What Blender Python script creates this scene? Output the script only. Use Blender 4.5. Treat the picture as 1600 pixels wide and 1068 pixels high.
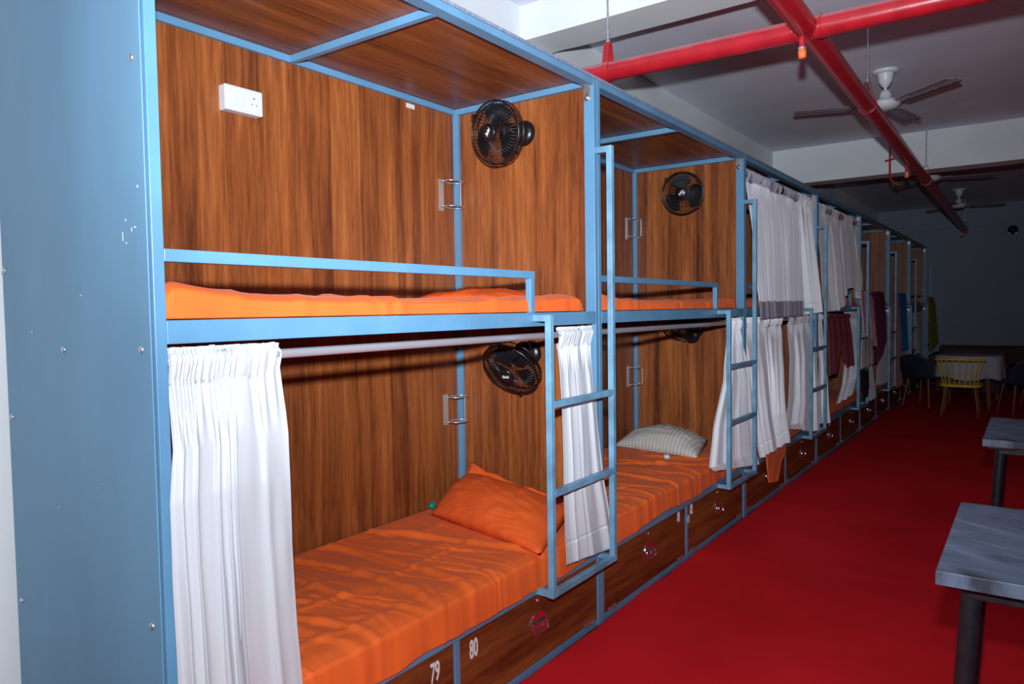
import bpy, bmesh, math, random
from mathutils import Vector, Matrix, noise
random.seed(7)
SC = bpy.context.scene
for o in list(bpy.data.objects): bpy.data.objects.remove(o)
COL = SC.collection
PI = math.pi

# ------------------------------------------------------------------ camera, world, light, exposure
cam_d = bpy.data.cameras.new('camera'); cam = bpy.data.objects.new('camera', cam_d); COL.objects.link(cam)
CAM = Vector((1.5269, -0.8015, 1.3901))
_yaw, _pitch, _roll = -0.6272, -0.0446, -0.0147
F = Vector((math.sin(_yaw)*math.cos(_pitch), math.cos(_yaw)*math.cos(_pitch), math.sin(_pitch)))
_r = F.cross(Vector((0, 0, 1))).normalized(); _u = _r.cross(F)
RT = math.cos(_roll)*_r + math.sin(_roll)*_u; UP = -math.sin(_roll)*_r + math.cos(_roll)*_u
cam.matrix_world = Matrix(((RT.x, UP.x, -F.x, CAM.x), (RT.y, UP.y, -F.y, CAM.y), (RT.z, UP.z, -F.z, CAM.z), (0, 0, 0, 1)))
cam_d.sensor_width = 36.0; cam_d.lens = 1125.43/1600*36; cam_d.clip_start = 0.02
SC.camera = cam

world = bpy.data.worlds.new('world'); SC.world = world; world.use_nodes = True
world.node_tree.nodes['Background'].inputs[0].default_value = (0.55, 0.7, 1.0, 1)
world.node_tree.nodes['Background'].inputs[1].default_value = 0.012

# the photographer's flash, on the hot shoe just above the lens
# (its beam is a wide flood with a brighter core, aimed a little upwards)
def flash(name, watts, size, aim):
    d = bpy.data.lights.new(name, 'SPOT'); o = bpy.data.objects.new(name, d); COL.objects.link(o)
    d.energy = watts; d.color = (0.88, 0.95, 1.02); d.shadow_soft_size = 0.03
    d.spot_size = math.radians(size); d.spot_blend = 1.0
    o.location = CAM + UP*0.22
    o.rotation_euler = (aim - CAM).to_track_quat('-Z', 'Y').to_euler()
flash('flash_flood', 235, 168, CAM + F*4 - RT*.6 + UP*.4)
flash('flash_core', 560, 82, CAM + F*4 + RT*.35 + UP*1.0)

SC.view_settings.view_transform = 'Standard'; SC.view_settings.look = 'None'
SC.view_settings.gamma = 1.0; SC.view_settings.use_curve_mapping = False
SC.view_settings.exposure = 0.0

# ------------------------------------------------------------------ materials
def nodes(name):
    m = bpy.data.materials.new(name); m.use_nodes = True
    nt = m.node_tree; b = nt.nodes['Principled BSDF']
    return m, nt, b
def N(nt, t, **k):
    n = nt.nodes.new(t)
    for a, v in k.items():
        if a.startswith('i_'):
            n.inputs[int(a[2:]) if a[2:].isdigit() else a[2:]].default_value = v
        else: setattr(n, a, v)
    return n
def plain(name, c, rough=0.5, metal=0.0, spec=0.5, var=0.0, scale=8.0, bump=0.0, bscale=200.0, sheen=0.0, vscale=(1, 1, 1)):
    m, nt, b = nodes(name)
    b.inputs['Base Color'].default_value = (*c, 1); b.inputs['Roughness'].default_value = rough
    b.inputs['Metallic'].default_value = metal; b.inputs['Specular IOR Level'].default_value = spec
    if sheen: b.inputs['Sheen Weight'].default_value = sheen; b.inputs['Sheen Roughness'].default_value = 0.4
    if var or bump:
        tc = N(nt, 'ShaderNodeTexCoord'); mp = N(nt, 'ShaderNodeMapping'); mp.inputs['Scale'].default_value = vscale
        nt.links.new(tc.outputs['Object'], mp.inputs['Vector'])
    if var:
        n = N(nt, 'ShaderNodeTexNoise'); n.inputs['Scale'].default_value = scale; n.inputs['Detail'].default_value = 6
        nt.links.new(mp.outputs[0], n.inputs['Vector'])
        mr = N(nt, 'ShaderNodeMapRange'); mr.inputs['From Min'].default_value = .3; mr.inputs['From Max'].default_value = .7
        mr.inputs['To Min'].default_value = 1-var; mr.inputs['To Max'].default_value = 1+var
        nt.links.new(n.outputs[0], mr.inputs[0])
        mx = N(nt, 'ShaderNodeVectorMath', operation='SCALE'); mx.inputs[0].default_value = c
        nt.links.new(mr.outputs[0], mx.inputs['Scale']); nt.links.new(mx.outputs[0], b.inputs['Base Color'])
    if bump:
        n = N(nt, 'ShaderNodeTexNoise'); n.inputs['Scale'].default_value = bscale; n.inputs['Detail'].default_value = 3
        nt.links.new(mp.outputs[0], n.inputs['Vector'])
        bp = N(nt, 'ShaderNodeBump'); bp.inputs['Strength'].default_value = bump; bp.inputs['Distance'].default_value = 0.004
        nt.links.new(n.outputs[0], bp.inputs['Height']); nt.links.new(bp.outputs[0], b.inputs['Normal'])
    return m

def wood(name, u_axis, sc, gain=1.0):
    """walnut laminate; u_axis = weights giving the coordinate across the grain, sc = mapping scale (small along the grain)"""
    m, nt, b = nodes(name)
    tc = N(nt, 'ShaderNodeTexCoord'); oi = N(nt, 'ShaderNodeObjectInfo')
    off = N(nt, 'ShaderNodeVectorMath', operation='SCALE'); off.inputs[0].default_value = (13.7, 7.3, 5.1)
    nt.links.new(oi.outputs['Random'], off.inputs['Scale'])
    ad = N(nt, 'ShaderNodeVectorMath', operation='ADD'); nt.links.new(tc.outputs['Object'], ad.inputs[0]); nt.links.new(off.outputs[0], ad.inputs[1])
    mp = N(nt, 'ShaderNodeMapping'); mp.inputs['Scale'].default_value = sc
    nt.links.new(ad.outputs[0], mp.inputs['Vector'])
    # low-frequency wobble so the grain waves a little
    wob = N(nt, 'ShaderNodeTexNoise'); wob.inputs['Scale'].default_value = 2.2; wob.inputs['Detail'].default_value = 2
    nt.links.new(ad.outputs[0], wob.inputs['Vector'])
    wm = N(nt, 'ShaderNodeVectorMath', operation='SCALE'); wm.inputs['Scale'].default_value = 0.022
    nt.links.new(wob.outputs['Color'], wm.inputs[0])
    ad2 = N(nt, 'ShaderNodeVectorMath', operation='ADD'); nt.links.new(mp.outputs[0], ad2.inputs[0]); nt.links.new(wm.outputs[0], ad2.inputs[1])
    n1 = N(nt, 'ShaderNodeTexNoise'); n1.inputs['Scale'].default_value = 11; n1.inputs['Detail'].default_value = 5; n1.inputs['Roughness'].default_value = .6
    n2 = N(nt, 'ShaderNodeTexNoise'); n2.inputs['Scale'].default_value = 48; n2.inputs['Detail'].default_value = 5; n2.inputs['Roughness'].default_value = .65
    n3 = N(nt, 'ShaderNodeTexNoise'); n3.inputs['Scale'].default_value = 190; n3.inputs['Detail'].default_value = 2
    for n in (n1, n2, n3): nt.links.new(ad2.outputs[0], n.inputs['Vector'])
    # staves: strips of slightly different tone
    dp = N(nt, 'ShaderNodeVectorMath', operation='DOT_PRODUCT'); dp.inputs[1].default_value = u_axis
    nt.links.new(ad.outputs[0], dp.inputs[0])
    sn = N(nt, 'ShaderNodeMath', operation='SNAP'); sn.inputs[1].default_value = 0.052
    nt.links.new(dp.outputs['Value'], sn.inputs[0])
    wn = N(nt, 'ShaderNodeTexWhiteNoise', noise_dimensions='1D'); nt.links.new(sn.outputs[0], wn.inputs['W'])
    def mul(a, k):
        q = N(nt, 'ShaderNodeMath', operation='MULTIPLY'); q.inputs[1].default_value = k; nt.links.new(a, q.inputs[0]); return q.outputs[0]
    def add(a, c):
        q = N(nt, 'ShaderNodeMath', operation='ADD'); nt.links.new(a, q.inputs[0]); nt.links.new(c, q.inputs[1]); return q.outputs[0]
    s = add(add(mul(n1.outputs[0], .46), mul(n2.outputs[0], .48)), add(mul(n3.outputs[0], .20), mul(wn.outputs['Value'], .12)))
    cr = N(nt, 'ShaderNodeValToRGB'); nt.links.new(s, cr.inputs[0])
    e = cr.color_ramp.elements
    g = gain
    e[0].position = .42; e[0].color = (.055*g, .0145*g, .005*g, 1)
    e[1].position = .86; e[1].color = (.46*g, .155*g, .043*g, 1)
    x = e.new(.54); x.color = (.155*g, .040*g, .0115*g, 1)
    x = e.new(.68); x.color = (.28*g, .080*g, .020*g, 1)
    nt.links.new(cr.outputs[0], b.inputs['Base Color'])
    b.inputs['Roughness'].default_value = .38; b.inputs['Specular IOR Level'].default_value = .45
    bp = N(nt, 'ShaderNodeBump'); bp.inputs['Strength'].default_value = .08; bp.inputs['Distance'].default_value = .002
    nt.links.new(n3.outputs[0], bp.inputs['Height']); nt.links.new(bp.outputs[0], b.inputs['Normal'])
    return m

M = {}
M['paint'] = plain('blue_paint', (.105, .255, .42), .36, spec=.5, var=.10, scale=5, bump=.06, bscale=60)
M['panel'] = plain('blue_sheet_metal', (.125, .275, .42), .45, spec=.45, var=.12, scale=3.0, bump=.10, bscale=18, vscale=(1, 1, .35))
M['ladder'] = plain('worn_blue_paint', (.145, .315, .46), .4, spec=.5, var=.28, scale=11, bump=.1, bscale=90)
M['trim'] = plain('grey_edge_trim', (.20, .24, .33), .6, var=.3, scale=60)
M['wood_v'] = wood('walnut_laminate_upright', (1, 1, 0), (1, 1, .055))
M['wood_y'] = wood('walnut_laminate_lengthwise', (1, 0, 0), (1, .05, 1), .8)
M['wood_d'] = wood('walnut_laminate_drawer', (0, 0, 1), (1, .07, 1), .72)
M['wood_dark'] = plain('dark_board', (.05, .02, .012), .6, var=.3)
M['galv'] = plain('galvanised_steel', (.55, .56, .58), .38, metal=.9, var=.25, scale=60)
M['chrome'] = plain('chrome', (.82, .82, .84), .12, metal=1.0)
M['holder'] = plain('bright_steel', (.60, .60, .62), .3, metal=.75)
M['rod'] = plain('steel_tube', (.50, .49, .54), .34, metal=.55)
M['black'] = plain('black_plastic', (.006, .006, .008), .3, spec=.5)
M['blade'] = plain('black_fan_blade', (.004, .005, .008), .6, spec=.2)
M['blackm'] = plain('black_metal', (.012, .014, .02), .42, spec=.5, var=.3, scale=30)
M['white_pl'] = plain('white_plastic', (.60, .63, .65), .3, spec=.5)
M['grey_pl'] = plain('grey_plastic', (.25, .27, .30), .4)
M['mark'] = plain('white_lettering_paint', (.80, .80, .82), .55)
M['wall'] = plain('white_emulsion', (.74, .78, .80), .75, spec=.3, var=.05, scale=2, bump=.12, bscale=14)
M['wall_darkened'] = plain('darkened_emulsion', (.27, .32, .40), .75, spec=.3, var=.05, scale=2)  # dimness of the far end put into the wall colour
M['ceil'] = plain('ceiling_emulsion', (.74, .74, .84), .8, spec=.2, var=.06, scale=2, bump=.2, bscale=10)
M['pipe'] = plain('red_pipe_enamel', (.40, .011, .020), .3, spec=.5, var=.15, scale=12, bump=.15, bscale=30)
def dusty(m):
    """grey dust that has settled on the upward-facing side"""
    nt = m.node_tree; b = nt.nodes['Principled BSDF']
    g = N(nt, 'ShaderNodeNewGeometry'); sp = N(nt, 'ShaderNodeSeparateXYZ'); nt.links.new(g.outputs['Normal'], sp.inputs[0])
    n = N(nt, 'ShaderNodeTexNoise'); n.inputs['Scale'].default_value = 14; n.inputs['Detail'].default_value = 5
    tc = N(nt, 'ShaderNodeTexCoord'); nt.links.new(tc.outputs['Object'], n.inputs['Vector'])
    a = N(nt, 'ShaderNodeMath', operation='MULTIPLY_ADD'); a.inputs[1].default_value = .5; nt.links.new(n.outputs[0], a.inputs[0]); nt.links.new(sp.outputs['Z'], a.inputs[2])
    mr = N(nt, 'ShaderNodeMapRange'); mr.inputs['From Min'].default_value = .55; mr.inputs['From Max'].default_value = 1.05; mr.inputs['To Max'].default_value = .7; nt.links.new(a.outputs[0], mr.inputs[0])
    mx = N(nt, 'ShaderNodeMix', data_type='RGBA'); nt.links.new(mr.outputs[0], mx.inputs[0])
    nt.links.new(b.inputs['Base Color'].links[0].from_socket, mx.inputs[6]); mx.inputs[7].default_value = (.42, .25, .26, 1)
    nt.links.new(mx.outputs[2], b.inputs['Base Color'])
dusty(M['pipe'])
M['orange_cap'] = plain('orange_cap', (.9, .16, .03), .45, var=.3, scale=90)
M['fan_white'] = plain('fan_enamel', (.66, .68, .72), .35, var=.08)
M['fan_blade'] = plain('dusty_fan_blade', (.30, .27, .30), .5, var=.2, scale=20)
M['yellow'] = plain('yellow_enamel', (.72, .50, .03), .4)
M['legwood'] = plain('chair_leg_wood', (.22, .075, .03), .5, var=.2)
M['navy'] = plain('navy_plastic', (.016, .030, .055), .45)
M['brown'] = plain('brown_upholstery', (.075, .035, .03), .8, var=.2)
M['cloth_w'] = plain('white_table_linen', (.55, .56, .62), .9, bump=.1)

def fabric(name, c, rough=.8, sheen=0., stripes=None, bump=.12, bs=350, var=.05, spec=.25, vsc=(1, 1, 1), spots=None):
    m = plain(name, c, rough, spec=spec, var=var, scale=6, bump=bump, bscale=bs, sheen=sheen, vscale=vsc)
    nt = m.node_tree; b = nt.nodes['Principled BSDF']
    if stripes:
        ax, freq, amt = stripes
        tc = N(nt, 'ShaderNodeTexCoord'); sp = N(nt, 'ShaderNodeSeparateXYZ'); nt.links.new(tc.outputs['Object'], sp.inputs[0])
        w = N(nt, 'ShaderNodeMath', operation='MULTIPLY'); w.inputs[1].default_value = freq*2*PI; nt.links.new(sp.outputs[ax], w.inputs[0])
        s = N(nt, 'ShaderNodeMath', operation='SINE'); nt.links.new(w.outputs[0], s.inputs[0])
        mr = N(nt, 'ShaderNodeMapRange'); nt.links.new(s.outputs[0], mr.inputs[0])
        mr.inputs['From Min'].default_value = -.4; mr.inputs['From Max'].default_value = .4
        mr.inputs['To Min'].default_value = 1-amt; mr.inputs['To Max'].default_value = 1
        old = b.inputs['Base Color'].links[0].from_socket
        q = N(nt, 'ShaderNodeVectorMath', operation='SCALE'); nt.links.new(old, q.inputs[0]); nt.links.new(mr.outputs[0], q.inputs['Scale'])
        nt.links.new(q.outputs[0], b.inputs['Base Color'])
    if spots:
        c2, sc, th = spots
        tc = N(nt, 'ShaderNodeTexCoord'); v = N(nt, 'ShaderNodeTexVoronoi'); v.inputs['Scale'].default_value = sc
        nt.links.new(tc.outputs['Object'], v.inputs['Vector'])
        lt = N(nt, 'ShaderNodeMath', operation='LESS_THAN'); lt.inputs[1].default_value = th; nt.links.new(v.outputs['Distance'], lt.inputs[0])
        mx = N(nt, 'ShaderNodeMix', data_type='RGBA'); nt.links.new(lt.outputs[0], mx.inputs[0])
        nt.links.new(b.inputs['Base Color'].links[0].from_socket, mx.inputs[6]); mx.inputs[7].default_value = (*c2, 1)
        nt.links.new(mx.outputs[2], b.inputs['Base Color'])
    return m
M['sheet'] = fabric('orange_bed_sheet', (.84, .135, .022), .75, sheen=.05, bump=.45, bs=11)
M['pillow_o'] = fabric('orange_pillowcase', (.80, .115, .020), .7, stripes=(1, 55, .09), bump=.06)
M['pillow_w'] = fabric('white_striped_pillowcase', (.66, .62, .58), .75, stripes=(0, 38, .22), bump=.06)
M['satin'] = fabric('white_satin_dimmed', (.53, .55, .585), .32, spec=.5, bump=.10, bs=60, var=.02, vsc=(9, 9, .5), sheen=.15)  # curtain satin with its colour darkened to offset the close flash
M['satin_lifted'] = fabric('white_satin_lifted', (.84, .85, .91), .42, spec=.5, bump=.10, bs=60, var=.02, vsc=(9, 9, .5), sheen=.3)  # same satin, colour lightened to offset flash falloff down the row
M['matte'] = fabric('white_curtain_lining', (.86, .88, .97), .85, bump=.06, var=.02, sheen=.8)
M['band'] = fabric('darkened_satin_band', (.36, .34, .42), .5, bump=.06, var=.03)  # shiny satin side; its darkness under grazing light is in the colour
M['pink'] = fabric('raspberry_cotton', (.24, .045, .07), .9)
M['purple'] = fabric('plum_cotton', (.13, .022, .07), .9)
M['floral'] = fabric('pink_print_cotton', (.70, .42, .47), .9, spots=((.10, .05, .14), 32, .22))
M['pattern'] = fabric('dusty_pink_print', (.42, .18, .20), .9, spots=((.62, .40, .40), 40, .25))
M['beige'] = fabric('beige_cotton', (.52, .46, .45), .9)
M['blackc'] = fabric('black_cotton', (.012, .012, .016), .9)
M['blue_c'] = fabric('blue_cotton', (.02, .20, .55), .9)
M['olive'] = fabric('olive_cotton', (.30, .24, .04), .9, spots=((.16, .12, .03), 50, .2))
M['red_c'] = fabric('dark_red_cotton', (.30, .02, .04), .9)
M['cyan_c'] = fabric('light_blue_cotton', (.08, .38, .55), .9)
# carpet
def carpet_mat():
    m, nt, b = nodes('red_carpet')
    tc = N(nt, 'ShaderNodeTexCoord')
    n1 = N(nt, 'ShaderNodeTexNoise'); n1.inputs['Scale'].default_value = 1.6; n1.inputs['Detail'].default_value = 5
    n2 = N(nt, 'ShaderNodeTexNoise'); n2.inputs['Scale'].default_value = 420; n2.inputs['Detail'].default_value = 2
    for n in (n1, n2): nt.links.new(tc.outputs['Object'], n.inputs['Vector'])
    cr = N(nt, 'ShaderNodeValToRGB'); nt.links.new(n1.outputs[0], cr.inputs[0])
    cr.color_ramp.elements[0].position = .3; cr.color_ramp.elements[0].color = (.60, .011, .016, 1)
    cr.color_ramp.elements[1].position = .75; cr.color_ramp.elements[1].color = (.80, .018, .026, 1)
    nt.links.new(cr.outputs[0], b.inputs['Base Color']); b.inputs['Roughness'].default_value = .95; b.inputs['Specular IOR Level'].default_value = .1
    bp = N(nt, 'ShaderNodeBump'); bp.inputs['Strength'].default_value = .25; bp.inputs['Distance'].default_value = .003
    nt.links.new(n2.outputs[0], bp.inputs['Height']); nt.links.new(bp.outputs[0], b.inputs['Normal'])
    return m
M['carpet'] = carpet_mat()
def stone_mat():
    m, nt, b = nodes('slate_laminate')
    tc = N(nt, 'ShaderNodeTexCoord'); mp = N(nt, 'ShaderNodeMapping'); mp.vector_type = 'TEXTURE'; mp.inputs['Rotation'].default_value = (0, 0, -.5); mp.inputs['Scale'].default_value = (1/1.1, 1/4.2, 1)
    nt.links.new(tc.outputs['Object'], mp.inputs[0])
    n1 = N(nt, 'ShaderNodeTexNoise'); n1.inputs['Scale'].default_value = 2.4; n1.inputs['Detail'].default_value = 9; n1.inputs['Roughness'].default_value = .62; n1.inputs['Distortion'].default_value = .6
    nt.links.new(mp.outputs[0], n1.inputs['Vector'])
    cr = N(nt, 'ShaderNodeValToRGB'); nt.links.new(n1.outputs[0], cr.inputs[0])
    e = cr.color_ramp.elements
    e[0].position = .34; e[0].color = (.035, .045, .065, 1); e[1].position = .72; e[1].color = (.31, .40, .54, 1)
    x = e.new(.45); x.color = (.12, .165, .24, 1); x = e.new(.56); x.color = (.165, .22, .315, 1)
    nt.links.new(cr.outputs[0], b.inputs['Base Color']); b.inputs['Roughness'].default_value = .5
    return m
M['stone'] = stone_mat()

# ------------------------------------------------------------------ mesh helpers
class MB:
    def __init__(s): s.v = []; s.f = []; s.smooth = []
    def add(s, vs, fs, smooth=False):
        b = len(s.v); s.v += [tuple(v) for v in vs]
        for f in fs: s.f.append([b+i for i in f]); s.smooth.append(smooth)
    def box(s, x0, x1, y0, y1, z0, z1, m=None):
        vs = [Vector((x, y, z)) for x in (x0, x1) for y in (y0, y1) for z in (z0, z1)]
        if m: vs = [m @ v for v in vs]
        s.add(vs, [(0, 1, 3, 2), (4, 6, 7, 5), (0, 4, 5, 1), (2, 3, 7, 6), (0, 2, 6, 4), (1, 5, 7, 3)])
        return s
    def tube(s, pts, r, seg=10, caps=True, closed=False):
        pts = [Vector(p) for p in pts]; n = len(pts)
        rs = r if isinstance(r, (list, tuple)) else [r]*n
        rings = []; prev = None
        for i, p in enumerate(pts):
            if closed: t = (pts[(i+1) % n]-pts[i-1]).normalized()
            else: t = (pts[min(i+1, n-1)]-pts[max(i-1, 0)]).normalized()
            if prev is None: a = t.orthogonal().normalized()
            else: a = (prev - t*prev.dot(t)).normalized()
            prev = a; b = t.cross(a)
            rings.append([p + (a*math.cos(2*PI*k/seg)+b*math.sin(2*PI*k/seg))*rs[i] for k in range(seg)])
        vs = [v for rg in rings for v in rg]; fs = []
        for i in range(n if closed else n-1):
            j = (i+1) % n
            for k in range(seg):
                fs.append((i*seg+k, i*seg+(k+1) % seg, j*seg+(k+1) % seg, j*seg+k))
        s.add(vs, fs, True)
        if caps and not closed:
            s.add(rings[0], [tuple(range(seg))[::-1]]); s.add(rings[-1], [tuple(range(seg))])
        return s
    def lathe(s, prof, seg=24, m=None, smooth=True):
        """profile of (radius, z)"""
        vs = []; n = len(prof)
        for r, z in prof:
            for k in range(seg):
                v = Vector((r*math.cos(2*PI*k/seg), r*math.sin(2*PI*k/seg), z)); vs.append(m @ v if m else v)
        fs = [(i*seg+k, i*seg+(k+1) % seg, (i+1)*seg+(k+1) % seg, (i+1)*seg+k) for i in range(n-1) for k in range(seg)]
        s.add(vs, fs, smooth)
        s.add(vs[:seg], [tuple(range(seg))[::-1]]); s.add(vs[-seg:], [tuple(range(seg))])
        return s
    def grid(s, nu, nv, fn, smooth=True):
        vs = [fn(i/nu, j/nv) for j in range(nv+1) for i in range(nu+1)]
        w = nu+1
        s.add(vs, [(j*w+i, j*w+i+1, (j+1)*w+i+1, (j+1)*w+i) for j in range(nv) for i in range(nu)], smooth)
        return s
    def mesh(s, name, mat):
        me = bpy.data.meshes.new(name); me.from_pydata(s.v, [], s.f)
        me.polygons.foreach_set('use_smooth', s.smooth); me.materials.append(mat); me.update()
        return me
    def obj(s, name, mat, parent=None, bevel=0, solid=0, fix=True):
        me = s.mesh(name, mat)
        if fix:
            bm = bmesh.new(); bm.from_mesh(me); bmesh.ops.recalc_face_normals(bm, faces=bm.faces); bm.to_mesh(me); bm.free()
        return link(name, me, parent, bevel, solid)
def link(name, me, parent=None, bevel=0, solid=0):
    o = bpy.data.objects.new(name, me); COL.objects.link(o)
    if parent: o.parent = parent
    if solid:
        md = o.modifiers.new('thickness', 'SOLIDIFY'); md.thickness = solid; md.offset = 0
    if bevel:
        md = o.modifiers.new('bevel', 'BEVEL'); md.width = bevel; md.segments = 2; md.limit_method = 'ANGLE'; md.angle_limit = .7
    return o
def box(name, dims, mat, parent=None, bevel=.0018): return MB().box(*dims).obj(name, M[mat], parent, bevel)
def tag(o, label, cat, group=None):
    o['label'] = label; o['category'] = cat
    if group: o['group'] = group
    return o
def thing(name, label, cat, loc=(0, 0, 0), group=None):
    o = bpy.data.objects.new(name, None); COL.objects.link(o); o.location = loc; o.empty_display_size = .1
    return tag(o, label, cat, group)
def struct(o): o['kind'] = 'structure'; return o
def text_mesh(body, size, depth, shear=0., xs=1.0, thick=0.):
    cu = bpy.data.curves.new('t', 'FONT'); cu.body = body; cu.size = size; cu.extrude = depth; cu.shear = shear; cu.offset = thick
    cu.align_x = 'CENTER'; cu.align_y = 'CENTER'; cu.resolution_u = 3
    t = bpy.data.objects.new('t', cu); COL.objects.link(t)
    dg = bpy.context.evaluated_depsgraph_get(); me = bpy.data.meshes.new_from_object(t.evaluated_get(dg))
    bpy.data.objects.remove(t); bpy.data.curves.remove(cu)
    for v in me.vertices: v.co.x *= xs
    return me
def nz(x, y, z=0., s=1.): return noise.noise(Vector((x*s, y*s, z)))

# ------------------------------------------------------------------ room
X0, X1, Y0, Y1, ZC = -.85, 6.0, -4.0, 14.2, 3.10
struct(box('floor', (X0, X1, Y0, Y1, -.12, -.008), 'wood_dark', bevel=0))
struct(box('ceiling', (X0, X1, Y0, Y1, ZC, ZC+.12), 'ceil', bevel=0))
struct(box('wall_left', (X0-.12, X0, Y0, Y1, -.12, ZC+.12), 'wall', bevel=0))
struct(box('wall_right', (X1, X1+.12, Y0, Y1, -.12, ZC+.12), 'wall', bevel=0))
struct(box('wall_back', (X0-.12, X1+.12, Y1, Y1+.12, -.12, ZC+.12), 'wall_darkened', bevel=0))
struct(box('wall_front', (X0-.12, X1+.12, Y0-.12, Y0, -.12, ZC+.12), 'wall', bevel=0))
def beam(name, y0, y1, zb, mt='wall'):
    mb = MB()
    n = 60
    def prof(u):
        x = X0 + (X1-X0)*u
        return x
    # far bottom arris is slightly ragged plaster
    vs = []; fs = []
    for i in range(n+1):
        x = X0 + (X1-X0)*i/n; w = .012*nz(x*3.1, y0)
        vs += [(x, y0, ZC), (x, y0, zb), (x, y1+w, zb+abs(w)*.4), (x, y1+w, ZC)]
    for i in range(n):
        a = i*4; b = a+4
        for k in range(3): fs.append((a+k, a+k+1, b+k+1, b+k))
    mb.add(vs, fs); mb.add([vs[0], vs[1], vs[2], vs[3]], [(0, 1, 2, 3)]); mb.add(vs[-4:], [(3, 2, 1, 0)])
    return struct(mb.obj(name, M[mt]))
beam('trim_1', 2.60, 2.875, 2.905)
beam('trim_2', 7.47, 7.73, 2.72)
beam('trim_3', 14.17, 14.2, 2.72, 'wall_darkened')

def carpet():
    mb = MB(); nu, nv = 90, 260
    def fn(u, v):
        y = Y0+.01 + (Y1-Y0-.02)*v
        e = .004 + .010*nz(y*2.3, 1.7) + .008*nz(y*7.0, 4.1)
        x = e + (X1-.01-e)*u**1.6
        z = .004*nz(x*2.1, y*1.7) + .0018*nz(x*6, y*5)
        for yc, sl, h in ((2.35, .10, .006), (3.05, .16, .007), (1.35, .05, .005), (4.3, .12, .006)):
            d = (y - yc - sl*x + .06*nz(x*1.5, yc)); z += h*math.exp(-(d/.035)**2)
        return (x, y, max(.0, z))
    mb.grid(nu, nv, fn)
    o = mb.obj('carpet', M['carpet'], solid=0)
    md = o.modifiers.new('thickness', 'SOLIDIFY'); md.thickness = .006; md.offset = -1
    return tag(o, 'wide red carpet covering the aisle floor beside the bunk row', 'carpet')
carpet()

# ------------------------------------------------------------------ bunk pods
L, T, D, W, H = 1.95, .027, .05, .80, 2.367
PODLAB = ['nearest blue steel bunk pod with plain blue end panel and numbers 79 and 80',
          'second blue bunk pod from the camera, drawers numbered 81 and 82',
          'third blue bunk pod, upper bunk closed by two white curtains',
          'fourth blue bunk pod, raspberry trousers hanging at its lower bunk',
          'fifth blue bunk pod, pink print shirt hanging at its upper rail',
          'sixth blue bunk pod, dusty pink dress and blue cloth hanging on it',
          'last blue bunk pod beside the dark back wall']
def chest_handle(y, parent_d):
    z = .185
    pl = MB()
    # half-round plate
    n = 14; prof = [(y-.052, z-.035), (y+.052, z-.035), (y+.052, z+.005)] + [(y+.052*math.cos(a), z+.005+.042*math.sin(a)) for a in [PI*k/n for k in range(1, n)]] + [(y-.052, z+.005)]
    m = len(prof); vs = [(x, p[0], p[1]) for x in (.0, .004) for p in prof]
    pl.add(vs, [tuple(range(m))[::-1], tuple(range(m, 2*m))] + [(k, (k+1) % m, m+(k+1) % m, m+k) for k in range(m)])
    o = pl.obj('chest_handle', M['chrome'], parent_d, .0008); o['label'] = 'chrome chest handle'
    g = MB()
    g.tube([(.010, y-.045, z+.006), (.010, y+.045, z+.006)], .0045, 8)
    g.tube([(.010, y-.045, z+.006), (.016, y-.050, z-.012), (.017, y-.044, z-.033), (.017, y+.044, z-.033), (.016, y+.050, z-.012), (.010, y+.045, z+.006)], .0048, 8)
    # joined with the plate as one part: deepest level allowed
    bmj(o, g)
    lk = MB().lathe([(.009, 0), (.009, .004), (.006, .005), (.006, .009), (.003, .0095)], 14, Matrix.Translation((0, y, z+.087)) @ Matrix.Rotation(PI/2, 4, 'Y'))
    k = lk.obj('cam_lock', M['chrome'], parent_d); k['label'] = 'small chrome cam lock'
def bmj(o, mb):
    me2 = mb.mesh('tmp', M['chrome']); bm = bmesh.new(); bm.from_mesh(o.data); bm.from_mesh(me2); bm.to_mesh(o.data); bm.free(); bpy.data.meshes.remove(me2)

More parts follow.
